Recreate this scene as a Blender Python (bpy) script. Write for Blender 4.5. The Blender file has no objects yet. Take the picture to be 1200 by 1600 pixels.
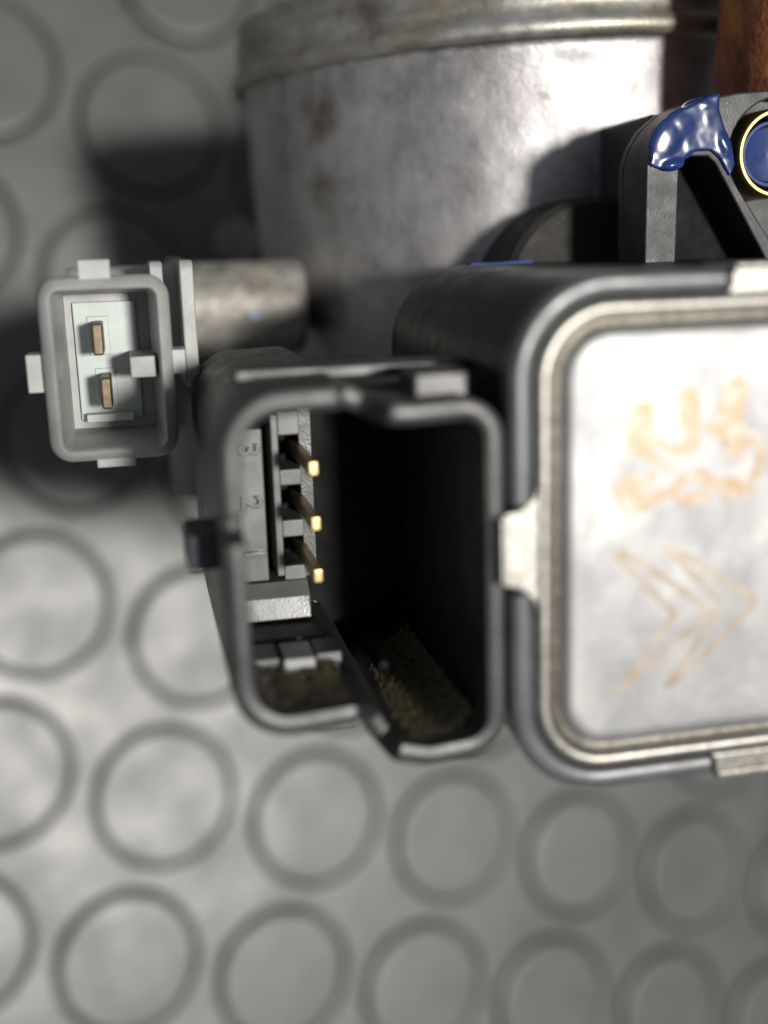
import bpy, bmesh, math, random
from mathutils import Vector, Matrix
random.seed(7)
MM = 0.001
sc = bpy.context.scene
COL = sc.collection

# ------------------------------------------------------------------ camera
CAM_LOC = Vector((-22.2346, 8.2147, 219.1070)) * MM
# camera axes in the world (right, down, forward)
AX_R = Vector((0.905351, 0.201545, 0.373790))
AX_D = Vector((0.224143, -0.974399, -0.017506))
AX_F = Vector((0.360693, 0.099632, -0.927348))
cam_d = bpy.data.cameras.new("camera")
cam = bpy.data.objects.new("camera", cam_d)
COL.objects.link(cam)
rot = Matrix((AX_R, -AX_D, -AX_F)).transposed()
cam.matrix_world = Matrix.Translation(CAM_LOC) @ rot.to_4x4()
cam_d.sensor_fit = 'VERTICAL'
cam_d.sensor_height = 32.0
cam_d.sensor_width = 24.0
cam_d.lens = 36.0
cam_d.clip_start = 0.002
cam_d.clip_end = 50.0
cam_d.dof.use_dof = True
cam_d.dof.focus_distance = 0.103
cam_d.dof.aperture_fstop = 9.5
sc.camera = cam

# ------------------------------------------------------------------ light
SUN_DIR = Vector((0.128, -0.115, 0.985)).normalized()
world = bpy.data.worlds.new("World")
sc.world = world
world.use_nodes = True
nt = world.node_tree
bg = nt.nodes["Background"]
sky = nt.nodes.new("ShaderNodeTexSky")
sky.sky_type = 'NISHITA'
sky.sun_disc = False
sky.sun_elevation = math.asin(SUN_DIR.z)
sky.sun_rotation = math.atan2(SUN_DIR.x, SUN_DIR.y)
hs = nt.nodes.new("ShaderNodeHueSaturation")
hs.inputs["Saturation"].default_value = 0.4
nt.links.new(sky.outputs[0], hs.inputs["Color"])
nt.links.new(hs.outputs[0], bg.inputs[0])
bg.inputs[1].default_value = 0.05
sun_d = bpy.data.lights.new("sun", 'SUN')
sun_d.energy = 4.0
sun_d.angle = math.radians(6.0)
sun_d.color = (1.0, 0.96, 0.90)
sun = bpy.data.objects.new("sun", sun_d)
COL.objects.link(sun)
sun.rotation_euler = SUN_DIR.to_track_quat('Z', 'Y').to_euler()
sun.location = SUN_DIR * 1.0
sc.view_settings.view_transform = 'Standard'
sc.view_settings.look = 'None'
sc.view_settings.gamma = 1.0
sc.view_settings.use_curve_mapping = False
sc.view_settings.exposure = 0.0

# ------------------------------------------------------------------ materials
class N:
    """small node-graph helper"""
    def __init__(s, name):
        s.m = bpy.data.materials.new(name)
        s.m.use_nodes = True
        s.t = s.m.node_tree
        s.p = s.t.nodes["Principled BSDF"]
        tc = s.t.nodes.new("ShaderNodeTexCoord")
        s.co = tc.outputs["Object"]
    def link(s, a, b):
        s.t.links.new(a, b)
    def noise(s, scale, detail=4, rough=0.55, vec=None, dist=0.0):
        n = s.t.nodes.new("ShaderNodeTexNoise")
        n.inputs["Scale"].default_value = scale
        n.inputs["Detail"].default_value = detail
        n.inputs["Roughness"].default_value = rough
        n.inputs["Distortion"].default_value = dist
        s.link(vec or s.co, n.inputs["Vector"])
        return n.outputs[0]
    def scaled(s, sx, sy, sz):
        m = s.t.nodes.new("ShaderNodeMapping")
        m.inputs["Scale"].default_value = (sx, sy, sz)
        s.link(s.co, m.inputs[0])
        return m.outputs[0]
    def ramp(s, fac, a, b, va=0.0, vb=1.0):
        r = s.t.nodes.new("ShaderNodeMapRange")
        r.inputs[1].default_value = a; r.inputs[2].default_value = b
        r.inputs[3].default_value = va; r.inputs[4].default_value = vb
        s.link(fac, r.inputs[0])
        return r.outputs[0]
    def mix(s, fac, a, b):
        n = s.t.nodes.new("ShaderNodeMix"); n.data_type = 'RGBA'
        for v, k in ((fac, 0), (a, 6), (b, 7)):
            if hasattr(v, "is_output"): s.link(v, n.inputs[k])
            elif isinstance(v, (int, float)): n.inputs[k].default_value = v
            else: n.inputs[k].default_value = (*v, 1.0)
        return n.outputs[2]
    def math(s, op, a, b=0.0):
        n = s.t.nodes.new("ShaderNodeMath"); n.operation = op
        for v, k in ((a, 0), (b, 1)):
            if hasattr(v, "is_output"): s.link(v, n.inputs[k])
            else: n.inputs[k].default_value = v
        return n.outputs[0]
    def spot(s, c, r, soft=0.95, wob=0.3, wscale=500):
        """blotch of radius r mm around c (mm), uneven outline"""
        n = s.t.nodes.new("ShaderNodeVectorMath"); n.operation = 'DISTANCE'
        s.link(s.co, n.inputs[0]); n.inputs[1].default_value = [x * MM for x in c]
        d = s.math('ADD', s.math('DIVIDE', n.outputs["Value"], r * MM),
                   s.math('MULTIPLY', s.math('SUBTRACT', s.noise(wscale, 4), 0.5), 4 * wob))
        return s.ramp(d, 1.0, 1.0 - soft)
    def base(s, c): s._set("Base Color", c)
    def rough(s, c): s._set("Roughness", c)
    def metal(s, c): s._set("Metallic", c)
    def _set(s, k, c):
        i = s.p.inputs[k]
        if hasattr(c, "is_output"): s.link(c, i)
        elif isinstance(c, (int, float)): i.default_value = c
        else: i.default_value = (*c, 1.0)
    def bump(s, h, strength, dist=0.0002):
        b = s.t.nodes.new("ShaderNodeBump")
        b.inputs["Strength"].default_value = strength
        b.inputs["Distance"].default_value = dist
        s.link(h, b.inputs["Height"])
        if s.p.inputs["Normal"].is_linked:
            s.link(s.p.inputs["Normal"].links[0].from_socket, b.inputs["Normal"])
        s.link(b.outputs[0], s.p.inputs["Normal"])

def plastic(name, col, rough, dust=(0.3, 0.3, 0.28), amount=0.5, grain=0.25, var=0.5, spec=0.5):
    n = N(name)
    a = n.noise(260, 5)
    c = n.mix(n.ramp(a, 0.35, 0.7), [x * (1 - var * 0.5) for x in col], [x * (1 + var * 0.5) for x in col])
    d = n.math('MULTIPLY', n.ramp(n.noise(2600, 2), 0.66, 0.74), n.ramp(n.noise(330, 3), 0.42, 0.66))
    c = n.mix(n.math('MULTIPLY', d, amount), c, dust)
    n.base(c)
    n.rough(n.ramp(n.noise(420, 4), 0.3, 0.75, rough - 0.08, rough + 0.12))
    n.p.inputs["Specular IOR Level"].default_value = spec
    n.bump(n.noise(5200, 2), grain, 0.00006)
    n.bump(n.noise(900, 3), grain * 0.6, 0.00008)
    return n.m

M = {}
M['black'] = plastic('black_plastic', (0.011, 0.012, 0.013), 0.34)
M['shell'] = plastic('connector_plastic', (0.022, 0.022, 0.021), 0.42, dust=(0.16, 0.145, 0.11), amount=0.6, spec=0.8, grain=0.4, var=0.9)
M['carrier'] = plastic('carrier_plastic', (0.14, 0.145, 0.142), 0.33, dust=(0.35, 0.35, 0.32), amount=0.5, grain=0.1)
M['frame'] = plastic('frame_plastic', (0.080, 0.085, 0.090), 0.36, amount=0.4, spec=0.9)
M['ear'] = plastic('ear_plastic', (0.026, 0.028, 0.029), 0.48, dust=(0.3, 0.3, 0.3), amount=0.5, grain=0.5, spec=0.5, var=0.9)
M['slot'] = plastic('shade_and_pin_black', (0.005, 0.005, 0.006), 0.6, amount=0.15, spec=0.12)  # near-black: paints shade into two recess floors, also colours the guide pin
M['grey'] = plastic('grey_plastic', (0.37, 0.375, 0.36), 0.47, dust=(0.14, 0.115, 0.09), amount=0.55, grain=0.3, var=0.35)
M['greybase'] = plastic('grey_carrier', (0.47, 0.52, 0.50), 0.42, dust=(0.14, 0.115, 0.09), amount=0.5, grain=0.15, var=0.2)
M['latch'] = plastic('latch_plastic', (0.035, 0.026, 0.036), 0.45, amount=0.3)
M['glossy'] = plastic('glossy_ledge', (0.12, 0.125, 0.122), 0.22, amount=0.5, grain=0.12)
M['collar'] = plastic('dark_collar', (0.028, 0.026, 0.024), 0.65, grain=0.9, spec=0.25)

# cast aluminium of the bore
n = N('cast_aluminium')
big = n.noise(70, 6, 0.6)
streak = n.noise(1.0, 5, 0.6, n.scaled(260, 60, 260))
c = n.mix(n.ramp(big, 0.35, 0.68), (0.37, 0.355, 0.36), (0.63, 0.612, 0.61))
c = n.mix(n.ramp(n.noise(240, 6, 0.7), 0.46, 0.66, 0, 0.5), c, (0.20, 0.192, 0.185))
c = n.mix(n.ramp(n.noise(1400, 3, 0.7), 0.5, 0.7, 0, 0.35), c, (0.62, 0.605, 0.59))
c = n.mix(n.ramp(streak, 0.52, 0.75, 0, 0.45), c, (0.13, 0.125, 0.118))
c = n.mix(n.math('MULTIPLY', n.spot((-13.5, 34.8, -58), 3.6), 0.95), c, (0.13, 0.075, 0.02))
c = n.mix(n.math('MULTIPLY', n.spot((-12, 43, -54), 3.4), 0.8), c, (0.06, 0.045, 0.015))
c = n.mix(n.math('MULTIPLY', n.spot((-14, 27, -58), 3.4), 0.75), c, (0.16, 0.13, 0.09))
c = n.mix(n.math('MULTIPLY', n.spot((1.5, 39.5, -45), 2.6), 0.6), c, (0.30, 0.28, 0.24))
c = n.mix(n.math('MULTIPLY', n.spot((6.5, 35.0, -43), 1.1, 0.6, 0.9, 900), 0.7), c, (0.16, 0.15, 0.14))
c = n.mix(n.math('MULTIPLY', n.spot((-14, 10, -62), 7.0, 0.7), 0.5), c, (0.17, 0.14, 0.11))
sep = n.t.nodes.new("ShaderNodeSeparateXYZ"); n.link(n.co, sep.inputs[0])
c = n.mix(n.ramp(n.noise(1.0, 3, 0.6, n.scaled(1900, 120, 1900)), 0.58, 0.72, 0, 0.4), c, (0.66, 0.65, 0.64))
band = n.ramp(n.math('ABSOLUTE', n.math('SUBTRACT', n.math('ADD', sep.outputs[1], n.math('MULTIPLY', n.math('SUBTRACT', n.noise(300, 3), 0.5), 0.002)), 0.0396)), 0.0009, 0.0002)
c = n.mix(n.math('MULTIPLY', band, n.ramp(n.noise(520, 4), 0.5, 0.68, 0, 0.7)), c, (0.70, 0.71, 0.70))
n.base(c)
n.metal(0.85)
n.rough(n.ramp(n.noise(320, 5), 0.3, 0.7, 0.43, 0.56))
n.bump(n.noise(2600, 4, 0.7), 0.5, 0.0001)
n.bump(n.noise(420, 5), 0.35, 0.0003)
M['alu'] = n.m
# lip of the bore: the same metal with brown oil film
n = N('stained_aluminium')
c = n.mix(n.ramp(n.noise(1.0, 5, 0.6, n.scaled(120, 400, 120)), 0.4, 0.65), (0.46, 0.445, 0.42), (0.30, 0.27, 0.21))
c = n.mix(n.math('MULTIPLY', n.spot((-9, 43.5, -52), 4.0), 0.85), c, (0.05, 0.038, 0.012))
n.base(c); n.metal(0.8)
n.rough(n.ramp(n.noise(500, 4), 0.3, 0.7, 0.34, 0.55))
n.bump(n.noise(1500, 4), 0.35, 0.00012)
M['lip'] = n.m

# pressed cap
n = N('cap_metal')
cl = n.noise(190, 6, 0.62, None, 0.6)
sc_ = n.noise(1.0, 4, 0.6, n.scaled(420, 170, 170))
c = n.mix(n.ramp(cl, 0.38, 0.66), (0.31, 0.31, 0.315), (0.43, 0.425, 0.412))
c = n.mix(n.ramp(sc_, 0.56, 0.78, 0, 0.5), c, (0.24, 0.245, 0.255))
n.base(c); n.metal(0.9)
n.rough(n.ramp(cl, 0.3, 0.7, 0.58, 0.50))
n.bump(n.noise(2500, 3), 0.12, 0.00005)
M['cap'] = n.m
n = N('cap_ridge_metal')
c = n.mix(n.ramp(n.noise(1500, 4), 0.35, 0.7), (0.26, 0.248, 0.222), (0.41, 0.395, 0.362))
n.base(c); n.metal(0.9); n.rough(0.40)
n.bump(n.noise(2600, 3), 0.25, 0.0001)
M['ridge'] = n.m
n = N('etched_mark')
c = n.mix(n.ramp(n.noise(1.0, 3, 0.5, n.scaled(9000, 600, 600)), 0.35, 0.65), (0.29, 0.215, 0.14), (0.345, 0.275, 0.20))
c = n.mix(n.ramp(n.noise(800, 4, 0.6), 0.42, 0.66, 0, 0.7), c, (0.40, 0.39, 0.37))
n.base(c); n.metal(0.9); n.rough(0.5)
M['mark'] = n.m
n = N('etched_line')
n.base(n.mix(n.ramp(n.noise(420, 4), 0.36, 0.68), (0.275, 0.23, 0.18), (0.38, 0.35, 0.315)))
n.metal(0.9); n.rough(0.5)
M['line'] = n.m

n = N('brass')
n.base(n.mix(n.ramp(n.noise(900, 4), 0.4, 0.7), (0.66, 0.49, 0.24), (0.42, 0.29, 0.13)))
n.metal(1.0); n.rough(0.34); M['brass'] = n.m
n = N('shaft_brass')
n.base(n.mix(n.ramp(n.noise(1500, 4), 0.35, 0.7), (0.50, 0.38, 0.20), (0.28, 0.20, 0.10)))
n.metal(0.9); n.rough(0.42); M['shaft'] = n.m
n = N('bushing_brass')
n.base(n.mix(n.ramp(n.noise(700, 4), 0.4, 0.7), (0.40, 0.29, 0.13), (0.24, 0.17, 0.08)))
n.metal(1.0); n.rough(0.42); M['bushing'] = n.m
n = N('dull_brass')
n.base(n.mix(n.ramp(n.noise(1500, 4), 0.35, 0.7), (0.17, 0.135, 0.09), (0.09, 0.07, 0.045)))
n.metal(0.8); n.rough(0.45); M['dull_brass'] = n.m

n = N('blue_paint')
n.base(n.mix(n.ramp(n.noise(700, 3), 0.35, 0.7), (0.006, 0.020, 0.095), (0.014, 0.040, 0.16)))
n.rough(0.2)
n.p.inputs["Coat Weight"].default_value = 0.3
n.p.inputs["Coat Roughness"].default_value = 0.16
n.bump(n.noise(500, 2), 0.12, 0.0002)
M['blue'] = n.m

n = N('blue_smear')
n.base((0.02, 0.045, 0.16)); n.rough(0.6); n.p.inputs["Specular IOR Level"].default_value = 0.2
M['smear'] = n.m
n = N('rusty_steel')
st = n.noise(1.0, 6, 0.7, n.scaled(300, 170, 300))
c = n.mix(n.ramp(st, 0.35, 0.6), (0.10, 0.034, 0.018), (0.32, 0.10, 0.035))
c = n.mix(n.ramp(n.noise(190, 5, 0.65), 0.50, 0.68), c, (0.46, 0.17, 0.04))
n.base(c); n.rough(0.85)
n.bump(st, 0.6, 0.0004); n.bump(n.noise(2400, 4), 0.6, 0.00015)
M['rust'] = n.m

n = N('oxidised_stub')
c = n.mix(n.ramp(n.noise(330, 5, 0.6), 0.35, 0.68), (0.19, 0.178, 0.155), (0.42, 0.405, 0.37))
c = n.mix(n.math('MULTIPLY', n.spot((-22.4, 13.3, -57.8), 0.75, 0.6, 0.25, 1200), 0.9), c, (0.38, 0.46, 0.62))
c = n.mix(n.math('MULTIPLY', n.spot((-21.5, 18.0, -60.0), 2.0), 0.6), c, (0.50, 0.44, 0.34))
n.base(c); n.metal(0.45); n.rough(0.55)
n.bump(n.noise(800, 5), 0.4, 0.0002)
M['stub'] = n.m

n = N('flange_casting')
c = n.mix(n.ramp(n.noise(150, 5), 0.35, 0.7), (0.20, 0.17, 0.16), (0.33, 0.27, 0.26))
n.base(c); n.metal(0.5); n.rough(0.6); n.bump(n.noise(1200, 4), 0.5, 0.0003)
M['flange'] = n.m
n = N('zinc_steel')
n.base(n.mix(n.ramp(n.noise(200, 4), 0.4, 0.7), (0.45, 0.45, 0.44), (0.32, 0.30, 0.24)))
n.metal(0.9); n.rough(0.45); M['zinc'] = n.m
n = N('dust_grains')
n.base(n.mix(n.noise(900, 2), (0.06, 0.053, 0.028), (0.19, 0.17, 0.095))); n.rough(0.95); M['dust'] = n.m

n = N('grey_rubber')
geo = n.t.nodes.new('ShaderNodeNewGeometry'); n.co = geo.outputs['Position']
a = n.noise(26, 6, 0.6); b = n.noise(120, 5, 0.6)
c = n.mix(n.ramp(a, 0.35, 0.68), (0.046, 0.050, 0.0455), (0.072, 0.076, 0.068))
c = n.mix(n.ramp(b, 0.58, 0.78, 0, 0.35), c, (0.13, 0.132, 0.12))
sm = n.math('MULTIPLY', n.ramp(n.noise(1.0, 4, 0.6, n.scaled(190, 60, 100)), 0.58, 0.72), n.ramp(n.noise(22, 2), 0.45, 0.58))
gr = n.math('MULTIPLY', n.ramp(n.noise(1500, 2), 0.68, 0.74), n.ramp(n.noise(80, 3), 0.45, 0.65))
c = n.mix(n.math('MULTIPLY', gr, 0.5), c, (0.22, 0.21, 0.18))
c = n.mix(n.math('MULTIPLY', sm, 0.5), c, (0.03, 0.031, 0.03))
n.base(c)
n.rough(n.ramp(n.noise(90, 5), 0.3, 0.7, 0.37, 0.50))
n.p.inputs['Specular IOR Level'].default_value = 0.65
n.bump(n.noise(340, 4), 0.16, 0.0004)
n.bump(n.noise(60, 3), 0.13, 0.0015)
M['rubber'] = n.m

# ------------------------------------------------------------------ mesh helpers (millimetres in, metres out)
def finish(name, verts, faces, m, parent=None, smooth=True, bevel=0.0, seg=2, mats=None, fmat=None, ang=35, off=(0, 0, 0)):
    me = bpy.data.meshes.new(name)
    me.from_pydata([((x + off[0]) * MM, (y + off[1]) * MM, (z + off[2]) * MM) for x, y, z in verts], [], faces)
    bm = bmesh.new(); bm.from_mesh(me)
    bmesh.ops.recalc_face_normals(bm, faces=bm.faces)
    bm.to_mesh(me); bm.free()
    for k in (mats or [m]): me.materials.append(M[k])
    if fmat:
        for p, i in zip(me.polygons, fmat): p.material_index = i
    if smooth:
        me.shade_smooth()
        me.set_sharp_from_angle(angle=math.radians(ang))
    o = bpy.data.objects.new(name, me)
    COL.objects.link(o)
    if parent is not None:
        o.parent = parent
    if bevel:
        b = o.modifiers.new("bevel", 'BEVEL')
        b.width = bevel * MM; b.segments = seg; b.limit_method = 'ANGLE'; b.angle_limit = math.radians(40)
        b.harden_normals = True
    return o

def prism_vf(poly, w0, w1):
    k = len(poly)
    v = [(x, y, w0) for x, y in poly] + [(x, y, w1) for x, y in poly]
    f = [tuple(range(k - 1, -1, -1)), tuple(range(k, 2 * k))]
    f += [(i, (i + 1) % k, k + (i + 1) % k, k + i) for i in range(k)]
    return v, f

def prism(name, poly, w0, w1, m, parent, **kw):
    v, f = prism_vf(poly, w0, w1)
    return finish(name, v, f, m, parent, **kw)

def box(name, u0, u1, v0, v1, w0, w1, m, parent, bevel=0.15, **kw):
    return prism(name, [(u0, v0), (u1, v0), (u1, v1), (u0, v1)], w0, w1, m, parent, bevel=bevel, **kw)

def loft_vf(loops, cap0=False, cap1=False, closed=True):
    k = len(loops[0]); v = []; f = []
    for l in loops: v += list(l)
    for a in range(len(loops) - 1):
        for i in range(k if closed else k - 1):
            j = (i + 1) % k
            f.append((a * k + i, a * k + j, (a + 1) * k + j, (a + 1) * k + i))
    if cap0: f.append(tuple(range(k)))
    if cap1: f.append(tuple(range((len(loops) - 1) * k, len(loops) * k)))
    return v, f

def round_poly(pts, step=0.5, nseg=8):
    """pts: (u, v, radius) -> dense counter-clockwise outline"""
    out = []; k = len(pts)
    for i in range(k):
        p = Vector(pts[i][:2]); a = Vector(pts[i - 1][:2]); b = Vector(pts[(i + 1) % k][:2]); r = pts[i][2]
        da = (a - p).normalized(); db = (b - p).normalized()
        if r <= 0:
            out.append(tuple(p)); continue
        th = da.angle(db)
        t = min(r / math.tan(th / 2), (a - p).length * 0.49, (b - p).length * 0.49)
        r = t * math.tan(th / 2)
        c = p + (da + db).normalized() * (r / math.sin(th / 2))
        s0 = p + da * t - c; s1 = p + db * t - c
        tot = math.atan2(s0.x * s1.y - s0.y * s1.x, s0.dot(s1))
        for q in range(nseg + 1):
            x = tot * q / nseg
            out.append((c.x + s0.x * math.cos(x) - s0.y * math.sin(x), c.y + s0.x * math.sin(x) + s0.y * math.cos(x)))
    if step:
        d = []
        for i in range(len(out)):
            a = Vector(out[i]); b = Vector(out[(i + 1) % len(out)]); L = (b - a).length
            q = max(1, int(L / step))
            for s in range(q): d.append(tuple(a.lerp(b, s / q)))
        out = d
    return out

def inset(loop, d):
    """move a counter-clockwise loop inwards by d"""
    k = len(loop); res = []
    for i in range(k):
        a = Vector(loop[i - 1]); b = Vector(loop[(i + 1) % k]); t = (b - a).normalized()
        res.append((loop[i][0] - t.y * d, loop[i][1] + t.x * d))
    return res

def rrect(u0, u1, v0, v1, r, step=0.5, nseg=8):
    return round_poly([(u0, v0, r), (u1, v0, r), (u1, v1, r), (u0, v1, r)], step, nseg)

def lathe_vf(profile, c, axis, n=96, a0=0.0, a1=2 * math.pi, cap=False):
    """profile: (radius, position along axis); axis 0,1,2 = u,v,w"""
    closed = abs(a1 - a0 - 2 * math.pi) < 1e-6
    loops = []
    for r, h in profile:
        l = []
        for i in range(n if closed else n + 1):
            t = a0 + (a1 - a0) * i / n
            x, y = r * math.cos(t), r * math.sin(t)
            p = [0, 0, 0]; p[axis] = h; p[(axis + 1) % 3] = x; p[(axis + 2) % 3] = y
            l.append((p[0] + c[0], p[1] + c[1], p[2] + c[2]))
        loops.append(l)
    return loft_vf(loops, cap, cap, closed)

TILT = math.radians(1.8)
def tilted(v, c):
    ca, sa = math.cos(TILT), math.sin(TILT)
    return [(c + (x - c) * ca - y * sa, (x - c) * sa + y * ca, z) for x, y, z in v]

def lathe(name, profile, c, axis, m, parent, n=96, cap=True, **kw):
    v, f = lathe_vf(profile, c, axis, n, cap=cap)
    return finish(name, v, f, m, parent, **kw)

# ------------------------------------------------------------------ the rubber mat
PITCH = 31.0
I0, I1, J0, J1 = -4, 9, -8, 5             # studs built one by one
NS = 56
def circ(r, z, n=NS): return [(r * math.cos(2 * math.pi * q / n), r * math.sin(2 * math.pi * q / n), z) for q in range(n)]
def cell(z, n=NS):
    h = PITCH / 2; l = []
    for q in range(n):
        a = 2 * math.pi * q / n; k = h / max(abs(math.cos(a)), abs(math.sin(a)))
        l.append((k * math.cos(a), k * math.sin(a), z))
    return l
V = []; F = []
cv_, cf_ = loft_vf([cell(0), circ(13.95, 0), circ(13.8, -0.003), circ(13.68, -0.05), circ(13.58, -0.25), circ(13.5, -0.7), circ(13.35, -2.2), circ(12.2, -2.4)])
for i in range(I0, I1 + 1):
    for j in range(J0, J1 + 1):
        b = len(V)
        V += [(x + i * PITCH, y - j * PITCH, z) for x, y, z in cv_]
        F += [tuple(q + b for q in f) for f in cf_]
xa, xb, ya, yb = (I0 - 0.5) * PITCH, (I1 + 0.5) * PITCH, -(J1 + 0.5) * PITCH, -(J0 - 0.5) * PITCH
for x0, x1, y0, y1 in ((-1200, 1200, -1200, ya), (-1200, 1200, yb, 1200), (-1200, xa, ya, yb), (xb, 1200, ya, yb)):
    b = len(V); V += [(x0, y0, 0), (x1, y0, 0), (x1, y1, 0), (x0, y1, 0)]; F.append((b, b + 1, b + 2, b + 3))
mat_o = finish('rubber_mat', V, F, 'rubber', ang=60)
mat_o['kind'] = 'structure'
mat_o['label'] = 'grey rubber floor mat with raised round studs'
def stud_vf(n, low):
    l = [circ(r, z, n) for r, z in ((12.95, low), (12.85, 0.2), (12.72, 0.55), (12.45, 0.80), (12.1, 0.93), (11.7, 0.97), (11.5, 0.972), (8.0, 0.972), (4.0, 0.972))]
    return loft_vf(l, False, True)
sv, sf = stud_vf(NS, -2.35)
proto = None
for i in range(I0, I1 + 1):
    for j in range(J0, J1 + 1):
        if proto is None:
            o = proto = finish('stud', sv, sf, 'rubber', mat_o, ang=60)
        else:
            o = proto.copy(); COL.objects.link(o); o.parent = mat_o
        o.location = (i * PITCH * MM, -j * PITCH * MM, 0)
        o.rotation_euler = (random.gauss(0, 0.007), random.gauss(0, 0.007), random.uniform(0, 6.28))
        k = random.gauss(1.0, 0.006); o.scale = (k, k, random.uniform(0.9, 1.1))
V = []; F = []
lv, lf = stud_vf(20, 0.01)
for i in range(-14, 20):
    for j in range(-18, 16):
        if I0 <= i <= I1 and J0 <= j <= J1: continue
        b = len(V)
        V += [(x + i * PITCH, y - j * PITCH, z) for x, y, z in lv]
        F += [tuple(q + b for q in f) for f in lf]
o = finish('distant_studs', V, F, 'rubber', mat_o, ang=60); o['kind'] = 'stuff'

# ------------------------------------------------------------------ throttle body frame
ORI = CAM_LOC + (AX_R * (440 / 1800) + AX_D * (30 / 1800) + AX_F) * 82 * MM
BU = Vector((0.93898794, 0.29237242, 0.18116294))
BV = Vector((-0.32764379, 0.92059369, 0.21250131))
BW = Vector((-0.10464793, -0.25889308, 0.96022038))
root = bpy.data.objects.new('throttle_body', None)
COL.objects.link(root)
root.empty_display_size = 0.02
BASE = Vector((8.0, -10.0, -150.0))          # near the floor, under the flange
Rm = Matrix((BU, BV, BW)).transposed()
root.matrix_world = Matrix.Translation(ORI) @ Rm.to_4x4() @ Matrix.Translation(BASE * MM)
root['label'] = 'used car throttle body with black and grey plug sockets lying on the studded rubber mat'
root['category'] = 'throttle body'
class _P: pass
_fin = finish
def finish(name, verts, faces, m, parent=None, **kw):
    o = _fin(name, verts, faces, m, parent, **kw)
    if parent is root:
        o.location = -BASE * MM
    return o

# --- aluminium bore -------------------------------------------------------
UC, WC = 14.8, -76.0
prof = [(28.5, -8), (27.8, -4), (27.4, 2), (29.0, 6), (30.6, 9.5), (31.9, 13), (32.8, 16.5), (33.2, 20), (33.4, 26), (33.5, 34), (33.5, 39.8), (33.7, 40.3), (34.1, 40.6)]
v, f = lathe_vf(prof, (UC, 0, WC), 1, 160)
bore = finish('bore_housing', tilted(v, UC), f, 'alu', root, ang=50)
prof = [(33.9, 40.55), (34.7, 40.4), (35.15, 40.8), (35.25, 41.5), (35.0, 42.2), (34.5, 42.7), (34.4, 43.7), (34.2, 46.5), (33.8, 47.9), (33.0, 48.1), (30.2, 48.1), (30.0, 47.5), (30.0, 0.0)]
v, f = lathe_vf(prof, (UC, 0, WC), 1, 160)
finish('bore_lip', tilted(v, UC), f, 'lip', bore, ang=50)
lathe('throttle_plate', [(29.9, 14.2), (29.9, 15.4)], (UC, 0, WC), 1, 'zinc', bore, n=64)
fl = round_poly([(-28, -147, 6), (54, -147, 6), (54, -42, 7), (-28, -42, 7)], 0, 6)
v, f = prism_vf(fl, -14, -5)                       # built in (u, w), thickness along v
v = [(a, c, b) for a, b, c in v]
flange = finish('mounting_flange', v, f, 'flange', root, bevel=0.6)
box('cable_bracket', 47.5, 49.5, 22, 44, -170.5, -66, 'zinc', root, bevel=0.4)
lathe('casting_lug', [(0.5, 0), (2.6, 0.3), (3.0, 1), (3.0, 6)], (-20.5, 22.0, -98.0), 2, 'flange', root, n=32)
lathe('casting_lug', [(2.8, -4), (2.8, 3), (2.2, 3.6)], (-30.2, -2.5, -58.0), 1, 'flange', root, n=32)

# --- oxidised stub carrying the grey sensor --------------------------------
lathe('sensor_stub', [(4.9, -30.3), (5.35, -29.9), (5.4, -17.6), (5.3, -16.8), (4.9, -16.3), (3.0, -16.1)], (0, 14.0, -63.0), 0, 'stub', root, n=72)

# --- grey two-pin socket ---------------------------------------------------
gl = rrect(-43.55, -32.75, 3.3, 18.8, 1.9, 0.0, 8)
def at(loop, w): return [(x, y, w) for x, y in loop]
loops = [at(inset(gl, 0.5), -38), at(inset(gl, 0.35), -33), at(inset(gl, 0.0), -27.0), at(inset(gl, 0.05), -26.4), at(inset(gl, 0.3), -25.9),
         at(inset(gl, 0.85), -25.1), at(inset(gl, 1.0), -25.0), at(inset(gl, 1.12), -25.15), at(inset(gl, 1.2), -26.2), at(inset(gl, 1.75), -34.5)]
v, f = loft_vf(loops, True, True)
gs = finish('grey_socket', v, f, 'grey', root, ang=40)
gs['label'] = 'grey two-pin socket with side tabs'
def greyb(name, *a, m='grey', bevel=0.12): return box(name, *a, m, gs, bevel=bevel)
greyb('contact_carrier', -41.1, -35.6, 5.8, 16.4, -34.8, -34.0, m='greybase')
greyb('carrier_step', -40.6, -36.4, 5.75, 6.5, -34.8, -32.6, m='greybase')
for cu, cv in ((-38.95, 13.4), (-38.6, 8.75)):
    t = greyb('terminal', cu - 0.45, cu + 0.45, cv - 1.35, cv + 1.35, -34.8, -28.6, m='dull_brass', bevel=0.18)
    greyb('terminal_seat', cu - 1.0, cu + 0.9, cv - 1.75, cv + 1.75, -34.6, -33.85, m='greybase')
greyb('locking_tab', -40.0, -37.4, 18.3, 20.1, -29.5, -26.0)
greyb('locking_tab', -44.9, -43.0, 9.3, 12.5, -30.5, -27.0)
greyb('locking_tab', -33.4, -31.7, 10.3, 12.4, -30.5, -26.8)
greyb('locking_tab', -39.8, -36.5, 2.7, 4.1, -29.5, -26.2)
greyb('key_rib', -36.4, -34.2, 10.15, 11.95, -34.5, -26.9)
v, f = prism_vf(round_poly([(-69, 8.2, 1.5), (-33.2, 8.2, 2.2), (-33.2, 19.8, 1.0), (-69, 19.8, 1.0)], 0, 6), -31.5, -30.25)
finish('sensor_collar', [(c, b, a) for a, b, c in v], f, 'grey', gs, bevel=0.2)
v, f = prism_vf(round_poly([(-46, 9.5, 1.5), (-35.0, 9.5, 1.5), (-35.0, 19.75, 0.8), (-46, 19.75, 0.8)], 0, 6), -34.1, -32.9)
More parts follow.
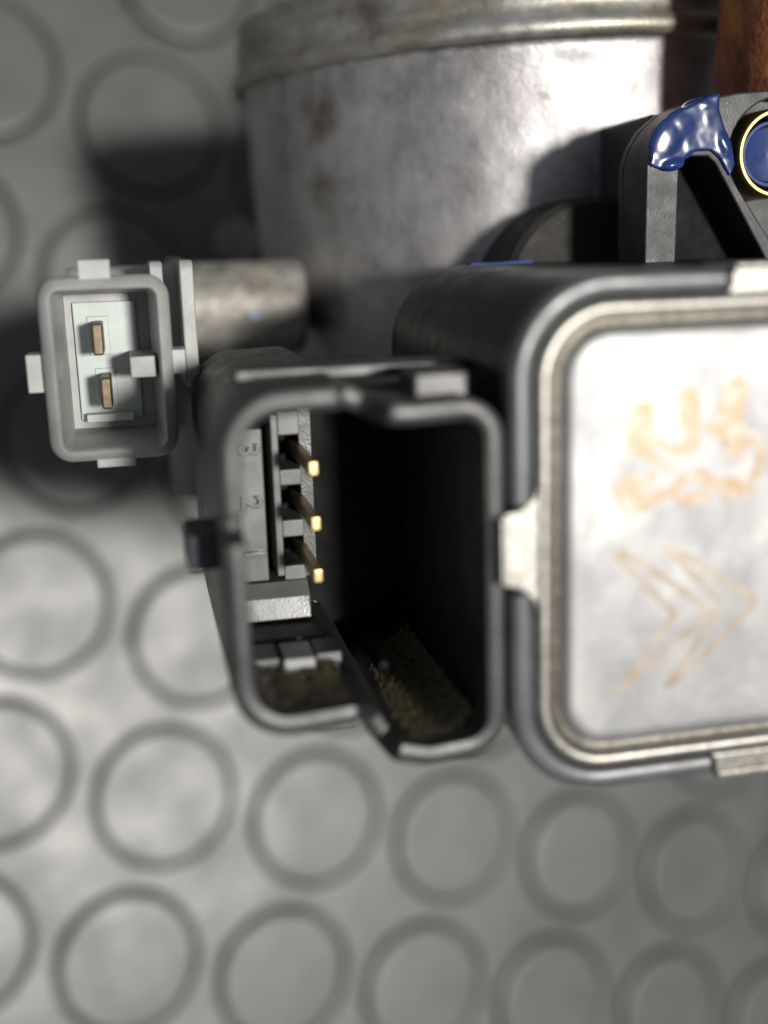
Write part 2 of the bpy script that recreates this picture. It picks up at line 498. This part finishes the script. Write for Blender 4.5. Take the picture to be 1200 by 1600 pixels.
finish('sensor_collar', [(c, b, a) for a, b, c in v], f, 'grey', gs, bevel=0.2)
lathe('sensor_neck', [(5.0, -42), (5.1, -30.4)], (0, 14.3, -47.0), 0, 'grey', gs, n=48)

# --- black actuator housing with pressed cap -------------------------------
PU0, PU1, PV0, PV1, PR = -7.6, 23.4, -15.9, 14.5, 3.5
def ring(off, w, n=10):
    return at(round_poly([(PU0 - off, PV0 - off, PR + off), (PU1 + off, PV0 - off, PR + off), (PU1 + off, PV1 + off, PR + off), (PU0 - off, PV1 + off, PR + off)], 0, n), w)
v, f = loft_vf([ring(3.7, -36.5), ring(3.95, -36.1), ring(3.9, -35), ring(3.45, -2), ring(3.25, -1.35), ring(1.9, -1.32)], True, True)
housing = finish('actuator_housing', v, f, 'black', root, ang=35)
housing['label'] = 'black plastic actuator box with pressed metal cap'
lv = [(2.12, -1.3), (2.02, -0.85), (1.85, -0.45), (1.6, -0.25), (1.1, -0.22), (0.85, -0.4), (0.7, -1.1), (0.42, -1.3), (0.15, -1.1), (0.0, -0.5), (-0.2, -0.18), (-0.6, -0.04), (-1.2, 0.0)]
v, f = loft_vf([ring(a, b) for a, b in lv], False, True)
k = len(ring(0, 0))
fm = []
for a in range(len(lv) - 1): fm += [1 if a < 9 else 0] * k
fm += [0]
cap = finish('metal_cap', v, f, None, root, mats=['cap', 'ridge'], fmat=fm, ang=60)
cap['label'] = 'pale pressed metal cap with faint emblems'
tabs = [[(-9.3, 4.3), (-9.75, 3.2), (-10.7, 2.3), (-12.05, 2.1), (-12.05, -3.15), (-10.8, -3.45), (-9.8, -4.4), (-9.3, -5.8)],
        [(4.1, 16.3), (4.6, 17.1), (4.7, 18.2), (14.3, 18.2), (14.4, 17.1), (15, 16.3)],
        [(4.1, -17.7), (4.5, -18.3), (4.6, -19.5), (14.3, -19.5), (14.4, -18.3), (15, -17.7)],
        [(25.5, 3.7), (25.9, 2.3), (27.8, 2.1), (27.8, -3.15), (25.9, -3.5), (25.5, -5.2)]]
for i, p in enumerate(tabs):
    prism('crimp_tab', p, -1.6, -0.2, 'ridge', cap, bevel=0.3)
box('tab_fold', -12.35, -11.75, -3.0, 1.95, -5.0, 0.15, 'ridge', cap, bevel=0.25)
box('tab_fold', 4.8, 14.2, 17.9, 18.5, -5.0, 0.0, 'ridge', cap, bevel=0.25)
box('tab_fold', 4.8, 14.2, -19.9, -19.2, -5.0, -0.1, 'ridge', cap, bevel=0.25)
# plastic frame pieces between the tabs
fr = [ring(o, w, 14) for o, w in ((2.15, -1.15), (2.17, -0.5), (2.28, -0.38), (3.2, -0.36), (3.55, -0.5), (3.78, -0.95), (3.7, -2.2))]
dense = [round_poly([(PU0 - o, PV0 - o, PR + o), (PU1 + o, PV0 - o, PR + o), (PU1 + o, PV1 + o, PR + o), (PU0 - o, PV1 + o, PR + o)], 0, 14) for o in (0,)]
base_ring = ring(2.8, 0, 14)
for qu, qv in ((0, 1), (0, 0), (1, 0), (1, 1)):
    # indices of one rounded corner, in order, with end points cut at the tabs
    c_idx = {(0, 0): 0, (1, 0): 1, (1, 1): 2, (0, 1): 3}[(qu, qv)]
    idx = list(range(c_idx * 15, c_idx * 15 + 15))
    loops = []
    for l in fr:
        seg = [l[q] for q in idx]
        w = seg[0][2]
        if c_idx == 0: ends = ((seg[0][0], -3.9, w), (4.3, seg[-1][1], w))
        elif c_idx == 1: ends = ((14.6, seg[0][1], w), (seg[-1][0], -3.9, w))
        elif c_idx == 2: ends = ((seg[0][0], 2.5, w), (14.6, seg[-1][1], w))
        else: ends = ((4.3, seg[0][1], w), (seg[-1][0], 2.6, w))
        loops.append([ends[0]] + seg + [ends[1]])
    v, f = loft_vf(loops, False, False, closed=False)
    kk = len(loops[0]); nl = len(loops)
    f.append(tuple(a * kk for a in range(nl))); f.append(tuple(a * kk + kk - 1 for a in range(nl)))
    finish('frame_corner', v, f, 'frame', housing, ang=50)
# emblems: soft-edged strokes lying on the cap
def stroke_vf(pts, w):
    """capsule-shaped ribbon through (u, v, halfwidth)"""
    L = []; Rr = []
    for i, p in enumerate(pts):
        a = Vector(pts[max(0, i - 1)][:2]); b = Vector(pts[min(len(pts) - 1, i + 1)][:2])
        t = (b - a).normalized(); nn = Vector((-t.y, t.x)); c = Vector(p[:2]); r = p[2]
        if i == 0:
            for q in range(1, 6):
                x = math.pi * q / 6
                L.append(tuple(c - t * r * math.sin(x) - nn * r * math.cos(x)))
        L.append(tuple(c + nn * r)); Rr.append(tuple(c - nn * r))
        if i == len(pts) - 1:
            for q in range(1, 6):
                x = math.pi * q / 6
                L.append(tuple(c + t * r * math.sin(x) + nn * r * math.cos(x)))
    return prism_vf(L + Rr[::-1], -0.05, w)
LION = [[(-1.79, 8.71, 0.79), (-2.12, 7.5, 0.98), (-2.1, 6.38, 0.93)], [(-2.1, 6.38, 0.37), (-1.12, 5.41, 0.35), (0.1, 4.59, 0.3)], [(-1.39, 6.78, 0.37), (0.07, 6.01, 0.4), (1.41, 5.69, 0.51), (2.12, 6.32, 0.47)], [(1.48, 9.74, 0.65), (1.65, 8.39, 0.84), (1.74, 6.8, 0.79)], [(5.18, 9.76, 0.93), (4.73, 8.66, 1.02), (4.9, 7.51, 0.93)], [(3.31, 7.27, 0.47), (4.43, 6.97, 0.79), (5.69, 6.2, 0.98), (5.22, 5.66, 0.88)], [(6.68, 6.48, 0.37), (7.29, 5.06, 0.33), (7.04, 3.91, 0.33), (6.2, 3.04, 0.51)], [(6.2, 2.92, 0.7), (5.09, 2.65, 0.93), (4.08, 3.08, 0.51)], [(4.08, 3.08, 0.37), (2.57, 3.77, 0.47), (1.35, 3.74, 0.42), (0.51, 3.0, 0.42), (1.39, 2.12, 0.47), (2.86, 2.35, 0.51)], [(0.51, 2.88, 0.42), (-0.82, 2.52, 0.47), (-2.03, 2.5, 1.02)], [(-3.24, 3.28, 0.84), (-2.75, 2.55, 1.07), (-2.02, 2.27, 0.84)], [(-1.09, 4.04, 0.33), (-1.81, 3.63, 0.47), (-2.76, 3.47, 0.93)]]
CHEV = [[(-3.71, -1.46), (-1.47, -3.8), (0.88, -6.3)], [(-3.28, -1.29), (-0.6, -3.02), (2.26, -5.24), (3.55, -6.4)], [(0.88, -6.3), (-1.47, -9.25), (-3.56, -11.9)], [(3.55, -6.51), (0.99, -8.52), (-1.23, -10.05), (-3.56, -11.9)], [(0.02, -1.15), (2.67, -3.86), (4.56, -5.9)], [(0.46, -1.19), (4.13, -3.56), (7.21, -5.88)], [(4.51, -6.11), (2.6, -8.91), (0.39, -11.69)], [(7.16, -6.15), (4.32, -8.76), (1.86, -10.84), (0.4, -11.8)]]
V = []; F = []
for i, s in enumerate(LION):
    v, f = stroke_vf(s, 0.012 + 0.004 * i)
    F += [tuple(q + len(V) for q in x) for x in f]; V += v
o = finish('lion_emblem', V, F, 'mark', cap, smooth=False); o['label'] = 'blotchy orange stamped emblem'
for grp in (CHEV[:4], CHEV[4:]):
    V = []; F = []
    for i, s in enumerate(grp):
        v, f = stroke_vf([(a, b, 0.26) for a, b in s], 0.012 + 0.004 * i)
        F += [tuple(q + len(V) for q in x) for x in f]; V += v
    finish('chevron_emblem', V, F, 'line', cap, smooth=False)

# --- black three-pin socket -------------------------------------------------
out = round_poly([(-31.2, -13.1, 5.0), (-22.4, -12.5, 1.3), (-20.6, -15.6, 2.6), (-17.5, -16.4, 3.0), (-11.5, -15.9, 5.2), (-11.5, 10.4, 4.6),
                  (-18.0, 10.1, 2.0), (-19.8, 10.2, 1.8), (-22.4, 11.5, 1.6), (-31.2, 11.3, 5.0)], 0.3, 10)
def rim_w(p):
    x, y = p
    def dip(t, a, b, e):
        k = max(0.0, min(1.0, min(t - a, b - t) / e)); return k * k * (3 - 2 * k)
    w = -1.0
    if x < -29: w -= 2.5 * dip(y, 1.2, 3.2, 0.5)                       # slot over the side latch
    if y > 6: w -= 3.2 * dip(x, -23.0, -19.4, 1.2)                     # key slot, upper wall
    if y < -10: w -= 2.6 * dip(x, -22.9, -19.9, 1.1)                   # key slot, lower wall
    return w
TH = 1.55
def shell_loop(d, f_w): return [(q[0], q[1], f_w(p)) for p, q in zip(out, inset(out, d))]
loops = [shell_loop(-0.0, lambda p: -36.0), shell_loop(0.0, lambda p: -9.0), shell_loop(0.0, lambda p: rim_w(p) - 0.5), shell_loop(0.14, lambda p: rim_w(p) - 0.15),
         shell_loop(0.5, rim_w), shell_loop(TH - 0.5, rim_w), shell_loop(TH - 0.1, lambda p: rim_w(p) - 0.15), shell_loop(TH, lambda p: rim_w(p) - 0.5), shell_loop(TH, lambda p: -9.0), shell_loop(TH + 0.25, lambda p: -27.0)]
v, f = loft_vf(loops, True, True)
bs = finish('black_socket', v, f, 'shell', root, ang=45)
bs['label'] = 'black three-pin socket with numbered contacts'
def bb(name, *a, m='carrier', bevel=0.15): return box(name, *a, m, bs, bevel=bevel)
prism('cavity_shade_sheet', round_poly([(-29.0, -11.2, 3), (-21.4, -11.0, 0.5), (-19.6, -14.2, 1), (-17.0, -14.6, 1), (-13.3, -14.2, 3.5), (-13.3, 8.4, 3), (-29.0, 9.2, 3)], 0, 6), -27.3, -26.6, 'slot', bs, bevel=0.1)  # black sheet over the shell's own floor, its colour stands in for shade
bb('number_strip', -28.6, -26.2, -7.1, 6.0, -27.2, -21.0)
bb('contact_carrier', -25.4, -24.75, -7.0, 7.0, -27.2, -21.6)
for y0, y1 in ((5.2, 7.2), (0.9, 2.3), (-3.6, -2.1), (-7.6, -6.1)):
    bb('carrier_bar', -24.8, -22.9, y0, y1, -27.2, -21.7)
bb('carrier_bar', -22.85, -21.6, -7.8, 7.2, -27.2, -23.6, m='shell')
for cv in (3.6, -0.85, -5.15):
    t = bb('terminal', -23.4, -22.6, cv - 0.6, cv + 0.6, -27.2, -14.9, m='shaft', bevel=0.15)
    bb('terminal_tip', -23.45, -22.5, cv - 0.66, cv + 0.66, -15.0, -14.2, m='brass', bevel=0.25)
# tilted bright ledge and the details under it
v = []
for y, w in ((-7.3, -21.2), (-8.4, -19.9), (-10.25, -19.5), (-10.25, -27.2), (-7.3, -27.2)):
    v += [(-28.8, y, w), (-22.9, y, w)]
f = [(0, 1, 3, 2), (2, 3, 5, 4), (4, 5, 7, 6), (6, 7, 9, 8), (8, 9, 1, 0), (0, 2, 4, 6, 8), (9, 7, 5, 3, 1)]
finish('ledge', v, f, 'glossy', bs, bevel=0.15)
bb('lower_block', -29.3, -22.4, -11.6, -10.5, -27.2, -15.5, m='shell')
bb('lower_step', -29.5, -26.8, -11.6, -10.4, -14.5, -10.6, m='frame')
bb('lower_step', -23.9, -21.9, -11.6, -10.4, -14.5, -10.8, m='frame')
bb('white_rib', -26.6, -24.2, -11.6, -10.15, -13.5, -9.4, m='grey')
v, f = lathe_vf([(0.2, 0), (0.5, 0.15), (0.62, 0.5), (0.62, 13)], (0, 0, 0), 2, 24, cap=True)
rod = finish('guide_pin', v, f, 'slot', bs); rod.location = (-17.9 * MM, -13.3 * MM, -14.0 * MM); rod.rotation_euler = (math.pi, 0.0, 0.0)
# embossed terminal numbers (read with the emblem upright: their top points right)
for ch, cv in (('3', 4.3), ('2', -0.2), ('1', -4.6)):
    cu = bpy.data.curves.new('numeral_curve', 'FONT')
    cu.body = ch; cu.size = 2.3 * MM; cu.extrude = 0.25 * MM; cu.bevel_depth = 0.10 * MM; cu.align_x = 'CENTER'; cu.align_y = 'CENTER'
    tmp = bpy.data.objects.new('numeral_tmp', cu); COL.objects.link(tmp)
    bpy.context.view_layer.update()
    me = bpy.data.meshes.new_from_object(tmp.evaluated_get(bpy.context.evaluated_depsgraph_get()))
    bpy.data.objects.remove(tmp); bpy.data.curves.remove(cu)
    me.name = 'numeral'; me.materials.clear(); me.materials.append(M['carrier'])
    o = bpy.data.objects.new('numeral', me); COL.objects.link(o); o.parent = bs
    o.location = (-27.4 * MM, cv * MM, -20.95 * MM); o.rotation_euler = (0, 0, -math.pi / 2)
# outside of the shell
bb('side_latch', -33.4, -31.0, -2.1, 0.7, -13.0, -7.5, m='latch', bevel=0.35)
bb('top_rail', -29.0, -12.0, 10.9, 11.9, -15.0, -11.0, m='shell', bevel=0.25)
bb('top_tab', -17.2, -13.1, 9.6, 11.8, -9.0, -4.2, m='shell', bevel=0.4)
# dust lying on the lower inside wall
V = []; F = []
for q in range(4200):
    uu = random.triangular(-29.0, -13.0, -18.5); ww = random.triangular(-24, -2.0, -8.0)
    vv = (-10.95 if uu < -22.4 else -14.55) + random.uniform(0, 0.12)
    if -23.2 < uu < -19.4: continue
    if uu > -16.6: vv += 3.6 - math.sqrt(max(0.0, 12.96 - (uu + 16.6) ** 2))
    r = random.uniform(0.02, 0.085)
    b = len(V)
    V += [(uu + r, vv, ww), (uu - r * 0.6, vv, ww + r), (uu - r * 0.5, vv, ww - r), (uu, vv + r * 1.4, ww)]
    F += [(b, b + 1, b + 3), (b + 1, b + 2, b + 3), (b + 2, b, b + 3), (b, b + 2, b + 1)]
for (ua, ub, va, cmax) in ((-19.7, -13.7, -14.6, 60), (-29.0, -22.6, -11.0, 50)):
    b = len(V); nn = cmax
    for a in range(nn + 1):
        for c_ in range(nn + 1):
            uu = ua + (ub - ua) * a / nn + random.uniform(-0.1, 0.1); ww = -24 + 21.5 * c_ / nn + random.uniform(-0.3, 0.3)
            vv = va + random.uniform(0.0, 0.13)
            if uu > -16.6: vv += 3.6 - math.sqrt(max(0.0, 12.96 - (uu + 16.6) ** 2))
            if uu < -28: vv += (-28 - uu) * 0.6
            V.append((uu, vv, ww))
    for a in range(nn):
        for c_ in range(nn):
            if random.random() < (0.55 if ua < -25 else 0.9):
                q = b + a * (nn + 1) + c_
                F.append((q, q + 1, q + nn + 2, q + nn + 1))
o = finish('dust', V, F, 'dust', bs, smooth=False); o['kind'] = 'stuff'

# --- mounting ear with blue paint, bushing and bolt -------------------------
BC = (22.2, 27.5)
arc = [(BC[0] + 4.75 * math.cos(a), BC[1] + 4.75 * math.sin(a)) for a in [math.radians(d) for d in range(95, 216, 10)]]
front = [(9.5, 17.0), (9.5, 26.6), (10.0, 28.3), (11.0, 29.9), (12.8, 31.4), (15.0, 32.2), (18.0, 32.7), (21.4, 32.95)] + arc + [(24.0, 17.0), (22.2, 17.0), (16.1, 26.7), (15.4, 27.3), (13.2, 27.3), (12.7, 26.8), (12.55, 17.0)]
outer = [(9.5, 17.0), (9.5, 26.6), (10.0, 28.3), (11.0, 29.9), (12.8, 31.4), (15.0, 32.2), (18.0, 32.7), (21.4, 32.95), (25, 32.4), (28, 30.5), (29.5, 27.5), (29.5, 17.0)]
ear = prism('mounting_ear', outer[::-1], -31.2, -30.0, 'ear', root, bevel=0.2)
ear['label'] = 'black ribbed mounting ear with blue paint on its tip'
prism('ear_rib', front[::-1], -30.0, -25.0, 'ear', ear, bevel=0.22)
prism('pocket_shade_sheet', [(12.5, 17.0), (22.4, 17.0), (16.2, 26.9), (15.4, 27.5), (13.0, 27.5)], -30.3, -29.6, 'slot', ear)  # pocket shade painted as a near-black sheet on the ear plate
box('ear_shadow_post', 12.5, 28.0, 15.0, 31.6, -48.0, -31.0, 'ear', ear, bevel=0.4)  # unseen post behind the ear, extended so its shadow falls on the bore
lathe('bushing', [(3.95, -29.5), (3.95, -25.2), (3.75, -24.9), (3.5, -24.9), (3.35, -25.2), (3.35, -29.5)], (BC[0], BC[1], 0), 2, 'bushing', ear, n=64, cap=False)
lathe('bolt', [(2.95, -29.4), (2.95, -26.3), (2.85, -26.05), (2.6, -26.05), (2.35, -26.7), (0.3, -26.9)], (BC[0], BC[1], 0), 2, 'blue', ear, n=48)
lathe('dark_boss', [(9.6, -46), (9.6, -36.6), (9.0, -36.0), (2, -36.0)], (9.5, 15.0, 0), 2, 'collar', root, n=72)
# paint: overlapping lumps fused by a voxel remesh
bm = bmesh.new()
def lump(c, s, rz=0.0):
    mtx = Matrix.Translation(Vector(c) * MM) @ Matrix.Rotation(rz, 4, 'Z') @ Matrix.Diagonal((s[0] * MM, s[1] * MM, s[2] * MM, 1))
    bmesh.ops.create_icosphere(bm, subdivisions=3, radius=1.0, matrix=mtx)
pv, pf = prism_vf([(9.65, 26.6), (10.1, 28.3), (11.05, 29.85), (12.75, 31.35), (15.0, 32.35), (16.3, 32.7), (16.25, 31.4), (16.8, 29.9), (17.5, 28.7), (18.0, 26.6),
                   (17.5, 25.4), (16.4, 27.1), (15.6, 27.75), (13.4, 27.7), (12.7, 26.5), (11.3, 26.1)][::-1], -26.0, -24.7)
pb = [bm.verts.new(Vector(p) * MM) for p in pv]
for q in pf: bm.faces.new([pb[i] for i in q])
lump((11.4, 28.7, -25.0), (1.6, 2.3, 0.5), -0.5)
lump((12.6, 29.9, -25.0), (2.0, 1.5, 0.42), 0.6)
lump((13.3, 28.3, -24.95), (0.7, 1.2, 0.3), 0.1)
lump((15.2, 30.2, -24.95), (0.7, 1.6, 0.3), 0.35)
lump((11.9, 26.6, -25.0), (1.3, 0.55, 0.6), 0.15)
lump((14.9, 31.6, -26.2), (1.6, 0.95, 1.6), 0.2)
lump((16.9, 28.2, -24.9), (0.6, 1.6, 0.4), 0.5)
bmesh.ops.recalc_face_normals(bm, faces=bm.faces)
me = bpy.data.meshes.new('blue_paint'); bm.to_mesh(me); bm.free()
me.materials.append(M['blue']); me.shade_smooth()
o = bpy.data.objects.new('blue_paint', me); COL.objects.link(o); o.parent = ear
md = o.modifiers.new('fuse', 'REMESH'); md.mode = 'VOXEL'; md.voxel_size = 0.13 * MM; md.use_smooth_shade = True
tx = bpy.data.textures.new('paint_clouds', 'CLOUDS'); tx.noise_scale = 0.0026
md = o.modifiers.new('uneven', 'DISPLACE'); md.texture = tx; md.strength = 0.2 * MM; md.mid_level = 0.55
md = o.modifiers.new('soft', 'SMOOTH'); md.factor = 0.5; md.iterations = 12
prism('paint_smear', round_poly([(-4.5, 18.0, 0.3), (2.5, 18.0, 0.3), (2.2, 18.75, 0.3), (-1, 18.55, 0.2), (-3.8, 18.6, 0.2)], 0, 4), -36.6, -34.6, 'smear', housing, smooth=False)

# --- rusty spring cover beside the bore -------------------------------------
lathe('rusty_sleeve', [(9.9, 32.9), (10.4, 33.3), (10.4, 37), (10.1, 44), (10.0, 62)], (32.2, 0, -34.0), 1, 'rust', root, n=72)
